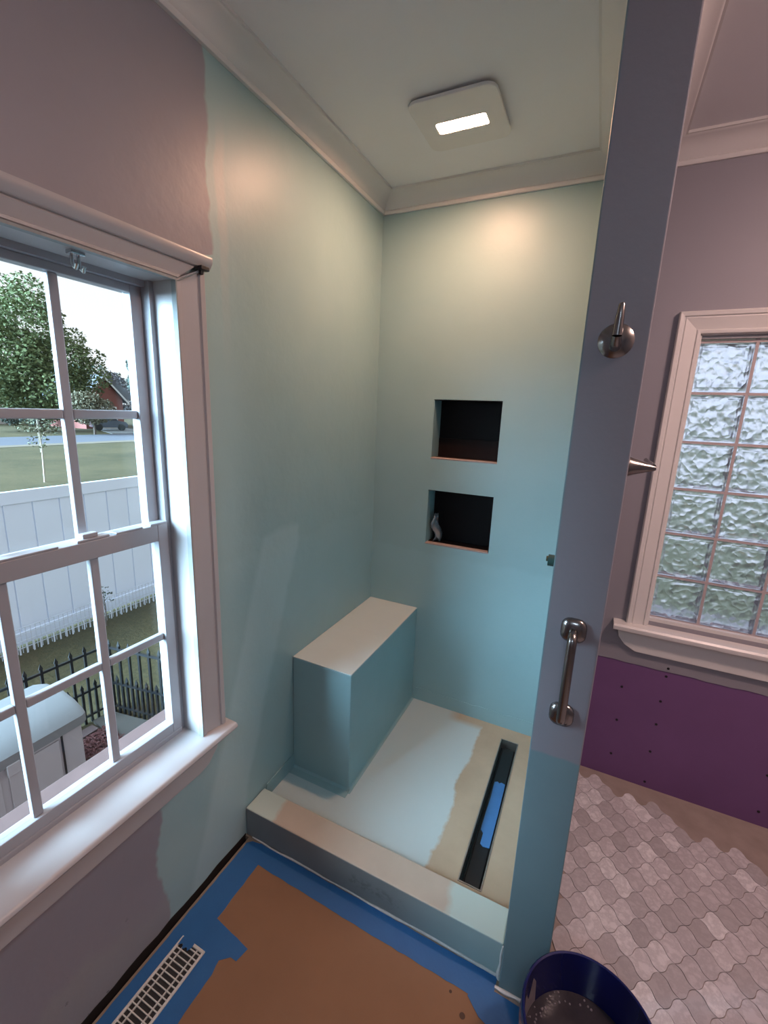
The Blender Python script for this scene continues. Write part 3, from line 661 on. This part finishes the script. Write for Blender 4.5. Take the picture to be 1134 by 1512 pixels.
# ------------------------------------------------------------------ bucket
bk = thing('bucket', (1.112, .652, 0), 'dark blue plastic bucket with murky water at the bottom edge', 'bucket')
bc_ = (1.112, .652, 0)
MB().lathe([(0, .001), (.116, .001), (.118, .006), (.134, .225), (.139, .226), (.1405, .240), (.140, .249), (.137, .252), (.1335, .250), (.1325, .225), (.1165, .010), (0, .008)], bc_, (0, 0, 1), 56).build('bucket_shell', 'bucket_blue', bk, smooth=True)
MB().lathe([(.1355, .196), (.141, .197), (.141, .202), (.1358, .203)], bc_, (0, 0, 1), 56).build('rib', 'bucket_blue', bk, smooth=True)
MB().lathe([(0, .142), (.1255, .142)], bc_, (0, 0, 1), 56).build('murky_water', 'slurry', bk)
m = MB(); rs = random.Random(6)
for k in range(26):
    a = rs.uniform(1.4, 3.3); r = rs.uniform(.10, .1225); s = rs.uniform(.0012, .003)
    m.lathe([(0, s), (s*.8, s*.6), (s, 0)], (bc_[0]+r*math.cos(a), bc_[1]+r*math.sin(a), .142), (0, 0, 1), 7)
fo = m.build('foam', 'bucket_residue', bk, smooth=True); fo['kind'] = 'stuff'
m = MB()   # dried splash inside the shell
vv = []; ff = []
for k in range(15):
    a = math.radians(150+5*k); top = .20+.02*math.sin(k*1.7)
    for z in (.143, top):
        r = .1165+(z-.010)/.215*.016-.0008; vv.append((bc_[0]+r*math.cos(a), bc_[1]+r*math.sin(a), z))
for k in range(14): ff.append((2*k, 2*k+2, 2*k+3, 2*k+1))
m.add(vv, ff); m.build('dried_splash', 'bucket_residue', bk, fix=False, smooth=True)

# ================================================================== outdoors
ZG = -1.33
gm = MB().box(-160, -37.2, -80, 160, ZG-.3, ZG).box(-30.6, -.142, -80, 160, ZG-.3, ZG).box(-.142, 60, 1.92, 160, ZG-.3, ZG).box(-.142, 60, -80, -1.9, ZG-.3, ZG)
ground = struct(gm.build('ground', 'grass'), 'green lawn outside the house on both sides of the street', 'lawn')
struct(MB().box(-37.2, -30.6, -80, 160, ZG-.3, ZG+.01).build('road', 'asphalt'), 'grey asphalt street crossing beyond the lawn', 'street')
struct(MB().box(-30.6, -29.4, -4, 60, ZG, ZG+.015).build('verge', 'dry_verge'), 'strip of dry pale grass along the near street edge', 'verge')
struct(MB().poly([(-46, 28.6), (-37.2, 24.8), (-37.2, 28.6), (-46, 31.8)], ZG, ZG+.03).build('driveway', 'concrete'), 'pale concrete driveway in front of the brick garage', 'driveway')
# exterior cladding of the house below / beside the left window
struct(MB().box(-.16, -.142, -1.9, WY0-.03, ZG, 2.6).box(-.16, -.142, .70, 1.95, ZG, 2.6).box(-.16, -.142, WY0-.03, .70, ZG, .46).box(-.16, -.142, WY0-.03, .70, 1.85, 2.6).build('wall_exterior', 'exterior_brick'), 'red brick outer face of the house around the left window', 'wall')
struct(MB().box(-.142, XR+.14, -1.84, 1.90, ZG, -.12).build('foundation', 'exterior_brick'), 'brick foundation below the bathroom', 'foundation')
struct(MB().box(-.5, 3.0, -2.1, 2.2, 2.62, 2.72).build('roof_eave', 'roof_shingle'), 'roof over the bathroom', 'roof')

# white vinyl privacy fence
FXX = -4.78
wf = thing('privacy_fence', (FXX, 4.0, ZG), 'tall white vinyl privacy fence of vertical boards across the lawn', 'fence')
FT = .50; FB = -1.165
bw = .285
bd_me = MB().box(-.011, .011, -bw/2+.006, bw/2-.006, 0, FT-.14-FB).mesh('board', 'vinyl_fence', bevel=.004)
y = -1.0
while y < 8.2:
    o = bpy.data.objects.new('board', bd_me); COL.objects.link(o); o.parent = wf; o.location = Vector((FXX, y, FB+.01))-wf.location; y += bw
MB().box(FXX-.009, FXX-.003, -1.15, 8.3, FB+.02, FT-.15).build('back_sheet', 'vinyl_fence', wf)
MB().box(FXX-.022, FXX+.025, -1.15, 8.3, FT-.145, FT).build('top_rail', 'vinyl_fence', wf, bevel=.006)
MB().box(FXX-.022, FXX+.025, -1.15, 8.3, FB-.13, FB+.02).build('bottom_rail', 'vinyl_fence', wf, bevel=.006)
for y in (-.9, 8.2): MB().box(FXX-.063, FXX+.063, y-.063, y+.063, ZG, FT+.08).build('post', 'vinyl_fence', wf, bevel=.006)
# white wire border fence at its foot
bf = thing('garden_border', (FXX+.20, 3.0, ZG), 'low white wire border fence along the foot of the vinyl fence', 'border fence')
bx_ = FXX+.16
pk = MB().box(-.003, .003, -.0075, .0075, 0, .12).mesh('picket', 'wire_white')
y = .9
while y < 6.2:
    o = bpy.data.objects.new('picket', pk); COL.objects.link(o); o.parent = bf; o.location = Vector((bx_+.03, y, ZG))-bf.location; y += .07
wm = MB(); y = .9
while y < 6.2: wm.box(bx_-.0025, bx_+.0025, y-.0025, y+.0025, ZG, ZG+.30); y += .05
for z in (.06, .14, .22, .30): wm.box(bx_-.003, bx_+.003, .9, 6.2, ZG+z-.003, ZG+z+.003)
wo_ = wm.build('wire_mesh', 'wire_white', bf, fix=False); wo_['kind'] = 'stuff'
# black metal garden fence: two runs
def iron_run(p0, p1, label):
    p0 = Vector(p0); p1 = Vector(p1); d = (p1-p0); L = d.length; d.normalize(); ang = math.atan2(d.y, d.x)
    r = thing('metal_fence', (p0.x, p0.y, ZG), label, 'fence', 'black metal garden fences')
    r.rotation_euler.z = ang
    def part(name, x0, x1, z0, z1, h=.009): 
        o = bpy.data.objects.new(name, MB().box(x0, x1, -h, h, z0, z1).mesh(name, 'iron_black')); COL.objects.link(o); o.parent = r; return o
    part('rail', 0, L, .655, .675); part('rail', 0, L, .30, .318); part('rail', 0, L, .06, .078)
    hs = .0095
    def spear(h): return MB().box(-hs, hs, -hs, hs, 0, h-.05).add([(-.016, -.006, h-.05), (.016, -.006, h-.05), (.016, .006, h-.05), (-.016, .006, h-.05), (0, 0, h)], [(0, 1, 4), (1, 2, 4), (2, 3, 4), (3, 0, 4), (3, 2, 1, 0)]).mesh('picket', 'iron_black')
    tall, short = spear(.75), spear(.40)
    x = .04; k = 0
    while x < L:
        o = bpy.data.objects.new('picket', tall); COL.objects.link(o); o.parent = r; o.location = (x, 0, 0)
        if x+.055 < L:
            o = bpy.data.objects.new('picket', short); COL.objects.link(o); o.parent = r; o.location = (x+.055, 0, 0)
        x += .11
    return r
iron_run((-2.93, .3, 0), (-2.83, 2.03, 0), 'black spear-topped garden fence behind the white deck box')
iron_run((-2.82, 2.05, 0), (-1.45, 2.28, 0), 'black spear-topped garden fence turning towards the house by red mulch')
# mulch bed and pavers
struct(MB().poly([(-2.80, 1.86), (-2.3, 1.80), (-1.5, 1.80), (-1.5, 2.2), (-2.2, 2.12), (-2.78, 2.02)], ZG, ZG+.03).build('paving_band', 'paver_grey'), 'grey paving band along the black fence', 'paving')
ml = MB(); rs = random.Random(9)
for k in range(2600):
    x = rs.uniform(-2.62, -1.2); y = rs.uniform(1.44, 1.86); z = ZG+.03+rs.uniform(0, .02)
    a = rs.uniform(0, 3.14); l = rs.uniform(.012, .03); q = l*.35; ca, sa = math.cos(a), math.sin(a); tz = rs.uniform(-.012, .012)
    ml.add([(x-ca*l-sa*q, y-sa*l+ca*q, z-tz), (x+ca*l-sa*q, y+sa*l+ca*q, z+tz), (x+ca*l+sa*q, y+sa*l-ca*q, z+tz), (x-ca*l+sa*q, y-sa*l-ca*q, z-tz)], [(0, 1, 2, 3)])
ml.box(-2.64, -1.2, 1.42, 1.87, ZG, ZG+.028)
tag(ml.build('mulch_bed', 'red_mulch', fix=False), 'bed of red mulch chips beside the white deck box', 'mulch', kind='stuff')
patio = struct(MB().box(-1.95, -.25, -1.5, 1.30, ZG, ZG+.02).box(-1.2, -.25, 1.30, 2.3, ZG, ZG+.02).build('patio', 'paver_grey'), 'pinkish brick paved strip next to the house wall', 'paving')
pv = MB().box(-.099, .099, -.049, .049, 0, .02).mesh('paver', 'paver_pink', bevel=.004)
for i in range(9):
    for j in range(18):
        x = -1.84+.205*i+(.1 if j % 2 else 0); y = -.1+.103*j
        if x > -.36 or (y > 1.26 and x < -1.08): continue
        o = bpy.data.objects.new('paver', pv); COL.objects.link(o); o.parent = patio; o.location = Vector((x, y, ZG+.014+rs.uniform(-.002, .003)))-patio.location
for k in range(8):
    o = bpy.data.objects.new('paver', pv); COL.objects.link(o); o.parent = patio; o.location = Vector((-2.70, 1.30+.0-.0+.07*k*0+(.21*(k % 3)), ZG+.02))-patio.location
    o.rotation_euler.z = 1.57
    if k > 2: bpy.data.objects.remove(o)

# deck box
db = thing('deck_box', (-2.32, .70, ZG), 'white plastic deck storage box with rounded lid outside the window', 'storage box')
DXF, DXB, DYL, DYR = -2.02, -2.62, .02, 1.40
zl = -.66
bd = MB().box(DXB+.02, DXF-.02, DYL+.02, DYR-.025, ZG+.02, zl).build('body', 'deckbox_plastic', db, bevel=.012)
MB().box(DXF-.02, DXF-.012, DYR-.165, DYR-.155, ZG+.06, zl-.04).build('groove_shade', 'iron_black', db)  # black strip on the front, painted shade of a moulded groove
for a, b in ((DYL+.02, .44), (.46, .90), (.92, DYR-.17)): MB().box(DXF-.02, DXF-.010, a+.01, b-.01, ZG+.06, zl-.06).build('front_panel', 'deckbox_plastic', db, bevel=.004)
lp = [(DXF+.005, zl-.03), (DXF+.005, zl+.035), (DXF-.03, zl+.065), (DXF-.12, zl+.105), (DXF-.26, zl+.135), (DXB+.26, zl+.138), (DXB+.12, zl+.12), (DXB+.02, zl+.08), (DXB-.005, zl+.04), (DXB-.005, zl-.03)]
def inset(f_): return [((x+2.32)*f_-2.32, zl+(z-zl)*f_*(1 if f_ == 1 else .96)) for x, z in lp]
m = MB(); n_ = len(lp); ys_ = [(DYL-.005, .93), (DYL+.03, 1), (DYR-.03, 1), (DYR+.005, .93)]
vv = []; ff = []
for yy, f_ in ys_: vv += [(x, yy, z) for x, z in inset(f_)]
for a in range(3):
    for k in range(n_): ff.append((a*n_+k, a*n_+(k+1) % n_, (a+1)*n_+(k+1) % n_, (a+1)*n_+k))
ff.append(tuple(reversed(range(n_)))); ff.append(tuple(range(3*n_, 4*n_))); m.add(vv, ff)
m.build('lid', 'deckbox_lid', db, smooth=True)
MB().box(DXF-.012, DXF+.012, .92, .99, zl-.10, zl-.02).build('latch', 'deckbox_plastic', db, bevel=.004)

def leaves(name, blobs, count, size, mat, parent, seed, droop=0):
    rs = random.Random(seed); m = MB(); tot = sum(b[3]*b[4]*b[5] for b in blobs)
    for bx, by, bz, rx, ry, rz in blobs:
        n = int(count*rx*ry*rz/tot)
        for k in range(n):
            while True:
                u = Vector((rs.uniform(-1, 1), rs.uniform(-1, 1), rs.uniform(-1, 1)))
                if .25 < u.length < 1: break
            u = u.normalized()*(u.length**.45)*rs.uniform(.82, 1.08)
            c = Vector((bx+u.x*rx, by+u.y*ry, bz+u.z*rz)); s = size*rs.uniform(.55, 1.3)
            a = Vector((rs.gauss(0, 1), rs.gauss(0, 1), rs.gauss(0, .6))).normalized(); b = a.cross(Vector((rs.gauss(0, 1), rs.gauss(0, 1), rs.gauss(0, 1)))).normalized()
            m.v += [tuple(c-a*s), tuple(c+b*s*.55), tuple(c+a*s), tuple(c-b*s*.55)]
            q = len(m.v); m.f.append((q-4, q-3, q-2, q-1)); m.m.append(0)
    o = m.build(name, mat, parent, fix=False); o['kind'] = 'stuff'; return o
def tree(name, base, trunk_h, tr, blobs, count, size, mat, label, seed, bark='bark', cat='tree', group=None):
    r = thing(name, base, label, cat, group); b = Vector(base)
    MB().tube([b, b+Vector((.02*trunk_h, .01*trunk_h, trunk_h*.5)), b+Vector((0, 0, trunk_h))], [tr, tr*.75, tr*.35], 8).build('trunk', bark, r, smooth=True)
    for k in range(4):
        bl = blobs[k % len(blobs)]
        MB().tube([b+Vector((0, 0, trunk_h*(.45+.12*k))), (Vector(bl[:3])+b+Vector((0, 0, trunk_h*.7)))/2*1.0, Vector(bl[:3])], [tr*.4, tr*.28, tr*.1], 6).build('branch', bark, r)
    leaves('foliage', blobs, count, size, mat, r, seed); return r
# big maple in front of the houses
B = (-43.4, 22.4, ZG)
tree('maple_tree', B, 8.5, .32, [(-43.2, 22.7, 2.6, 3.6, 3.8, 2.6), (-43.6, 20.6, 4.6, 3.2, 3.0, 3.0), (-42.8, 24.3, 4.6, 2.8, 2.4, 2.6), (-43.4, 22.3, 7.4, 2.8, 2.7, 3.0), (-43.6, 22.9, 9.6, 1.7, 1.7, 2.0), (-42.6, 25.4, 6.2, 1.6, 1.2, 1.6), (-43.9, 20.2, 7.4, 1.8, 1.7, 1.9), (-43.0, 23.4, 1.2, 3.0, 3.2, 1.7), (-43.8, 19.0, 2.6, 2.6, 2.6, 2.8), (-44.2, 18.6, 6.2, 2.0, 2.0, 2.4), (-42.2, 26.6, 3.6, 1.7, 1.5, 1.7), (-41.9, 26.9, 5.4, 1.0, .9, .8), (-43.4, 24.4, 8.2, 1.2, 1.0, 1.1), (-43.6, 21.2, 9.8, 1.2, 1.2, 1.3)], 30000, .155, 'leaf_green', 'tall green maple tree filling the upper panes of the left window', 21)
tree('ornamental_tree', (-37.4, 23.4, ZG), 2.6, .10, [(-37.4, 22.9, 1.3, 1.2, 1.2, .95), (-37.2, 23.9, .9, 1.2, 1.1, .8), (-37.4, 23.2, .2, 1.5, 1.5, .7)], 4500, .11, 'leaf_olive', 'small olive and tan layered tree in front of the brick garage', 23)
tree('backdrop_tree', (-57, 41.8, ZG), 9, .22, [(-56.6, 41.6, 6.2, 1.4, 1.0, 1.2), (-56.6, 42.2, 8.4, 1.2, .9, 1.2), (-56.8, 42.4, 10.2, 1.0, .7, 1.0), (-56.6, 41.8, 4.0, 1.6, 1.4, 1.6)], 2200, .24, 'leaf_dark', 'thin tall tree at the right edge of the upper pane', 24)
tree('backdrop_tree', (-64.5, 43.0, ZG), 5, .25, [(-64.5, 42.6, 3.4, 2.6, 2.4, 2.4), (-64.5, 45.8, 2.0, 2.4, 2.4, 2.2)], 2600, .26, 'leaf_bare', 'brownish bare-looking tree beside the brick house roof', 25)
tree('backdrop_tree', (-75, 46, ZG), 6, .25, [(-75, 46, 4.6, 3.4, 3.4, 2.8), (-75, 41.5, 4.0, 3.2, 3.2, 2.8), (-75, 50, 3.6, 3, 3, 2.6)], 2600, .3, 'leaf_dark', 'dark tree line behind the brick house', 26)
tree('young_tree', (-16.1, 8.43, ZG), 2.3, .035, [(-16.1, 8.4, .65, .50, .55, .28), (-16.1, 8.75, .45, .35, .4, .25), (-16.1, 8.4, .05, .30, .32, .26), (-16.1, 8.1, .55, .3, .3, .2)], 330, .055, 'leaf_young', 'slender young tree on the lawn beyond the white fence', 27, 'bark_pale')
tree('sapling', (-4.45, 3.05, ZG), .5, .008, [(-4.45, 3.02, -.86, .10, .12, .10), (-4.45, 2.94, -.74, .06, .07, .07), (-4.45, 3.12, -.95, .08, .09, .08)], 50, .02, 'leaf_dark', 'tiny shrub at the foot of the white fence', 28)
tree('bush', (-53.0, 25.0, ZG), .8, .06, [(-53.0, 25.0, -.5, 1.0, 1.2, .8)], 900, .12, 'leaf_dark', 'round dark bush in front of the white-porched house', 29, cat='bush')

tree('bush', (-49.4, 25.2, ZG), .8, .06, [(-48.7, 25.3, -.1, 1.1, 1.2, 1.3), (-50.2, 25.2, 0, .9, 1.1, 1.3)], 2400, .12, 'leaf_dark', 'wide dark bush between the maple trunk and the brick house', 30, cat='bush')
# brick house with garage, gable end towards the street
hs = thing('brick_house', (-48.5, 29.6, ZG), 'red brick house with white trimmed gable and garage door', 'house')
hx = -45.0; y0h, y1h, ym_, ze, zp = 27.3, 31.3, 29.3, 1.75, 3.9
MB().sweep([(y0h, ZG), (y1h, ZG), (y1h, ze), (ym_, zp-.1), (y0h, ze)], lambda a, z: (hx, a, z), lambda a, z: (hx-9, a, z)).build('wall', 'house_brick', hs)
def slope(ya, za, yb, zb, nm): return MB().sweep([(ya, za), (yb, zb), (yb, zb+.14), (ya, za+.14)], lambda a, z: (hx+.35, a, z), lambda a, z: (hx-9.3, a, z)).build(nm, 'roof_shingle', hs)
rf = slope(ym_, zp, y1h+.5, ze-.45, 'roof_slope'); slope(y0h-.5, ze-.45, ym_, zp, 'roof_slope')
MB().sweep([(ym_, zp-.16), (y1h+.5, ze-.62), (y1h+.5, ze-.40), (ym_, zp+.06)], lambda a, z: (hx+.30, a, z), lambda a, z: (hx+.40, a, z)).build('rake_board', 'house_white', hs)
MB().sweep([(y0h-.5, ze-.62), (ym_, zp-.16), (ym_, zp+.06), (y0h-.5, ze-.40)], lambda a, z: (hx+.30, a, z), lambda a, z: (hx+.40, a, z)).build('rake_board', 'house_white', hs)
gd_ = MB().box(hx-.02, hx+.05, 28.1, 30.4, ZG, .75).build('garage_door', 'house_white', hs)
for k in range(4): MB().box(hx+.05, hx+.07, 28.2, 30.3, ZG+.08+.51*k, ZG+.52+.51*k).build('door_panel', 'house_white', gd_)
MB().box(hx, hx+.08, 27.95, 28.1, ZG, .9).box(hx, hx+.08, 30.4, 30.55, ZG, .9).box(hx, hx+.08, 28.1, 30.4, .75, .9).build('door_trim', 'house_white', hs)
MB().sweep([(31.3, ze-.1), (36.5, ze-.1), (36.5, ze), (33.5, 4.2), (31.3, 4.2)], lambda a, z: (hx-5, a, z), lambda a, z: (hx-9, a, z)).build('rear_roof', 'roof_shingle', hs)
# white porched house on the left
lh = thing('porch_house', (-60, 24, ZG), 'grey and brick house with white porch at the far left', 'house')
lx = -56.9
MB().box(lx-7, lx, 18.2, 29.0, ZG, 1.6).build('wall', 'house_brick', lh)
MB().sweep([(lx+.6, 1.55), (lx-3.5, 4.2), (lx-7.6, 1.55)], lambda a, z: (a, 17.8, z), lambda a, z: (a, 29.4, z)).build('roof', 'roof_shingle', lh)
MB().box(lx+.55, lx+.7, 17.8, 29.4, 1.5, 1.73).build('fascia', 'house_white', lh)
MB().sweep([(17.8, 1.75), (26.4, 1.75), (22.1, 4.1)], lambda a, z: (lx+1.2, a, z), lambda a, z: (lx-2, a, z)).build('porch_gable', 'house_white', lh)
for yy in (25.9, 26.65, 27.4, 28.25): MB().box(lx, lx+.1, yy, yy+.32, -.5, 1.3).build('shutter', 'house_white', lh)
MB().box(lx, lx+.06, 26.22, 26.65, -.5, 1.3).build('window', 'house_glass', lh); MB().box(lx, lx+.06, 27.72, 28.25, -.5, 1.3).build('window', 'house_glass', lh)
MB().box(lx+.1, lx+1.2, 24.1, 29.0, ZG, -.45).build('porch_wall', 'house_white', lh)
# wheelie bin and car
bn = thing('wheelie_bin', (-39.6, 29.06, ZG), 'green wheeled rubbish bin at the edge of the driveway', 'bin')
MB().sweep([(-.26, 0), (.26, 0), (.30, .85), (-.30, .85)], lambda a, z: (-39.6+a, 28.78, ZG+.05+z), lambda a, z: (-39.6+a, 29.34, ZG+.05+z)).build('body', 'bin_green', bn, bevel=.02)
MB().box(-39.94, -39.28, 28.74, 29.38, ZG+.90, ZG+.99).build('lid', 'bin_green', bn, bevel=.02)
for yy in (28.80, 29.24): MB().lathe([(0, 0), (.11, 0), (.11, .07), (0, .07)], (-39.85, yy, ZG+.13), (0, 1, 0), 12).build('wheel', 'tyre', bn)
cr = thing('parked_car', (-42.0, 27.8, ZG), 'dark parked car in front of the garage', 'car')
MB().sweep([(-2.1, .30), (2.1, .30), (2.15, .65), (1.9, .85), (1.0, .95), (.4, 1.40), (-1.2, 1.42), (-1.9, .98), (-2.15, .85)], lambda a, z: (-41.6+a*.35, 27.0+a*.6+.55, ZG+z), lambda a, z: (-43.1+a*.35, 27.6+a*.6+.55, ZG+z)).build('body', 'car_paint', cr, bevel=.03)
MB().sweep([(.9, .98), (.4, 1.33), (-1.1, 1.35), (-1.7, 1.0)], lambda a, z: (-41.58+a*.35, 27.0+a*.6+.545, ZG+z), lambda a, z: (-41.62+a*.35, 27.0+a*.6+.55, ZG+z)).build('side_window', 'house_glass', cr)
for a in (-1.35, 1.35): MB().lathe([(0, -.02), (.32, -.02), (.32, .2), (0, .2)], (-41.55+a*.35, 27.0+a*.6+.5, ZG+.33), (-.93, .37, 0), 16).build('wheel', 'tyre', cr)
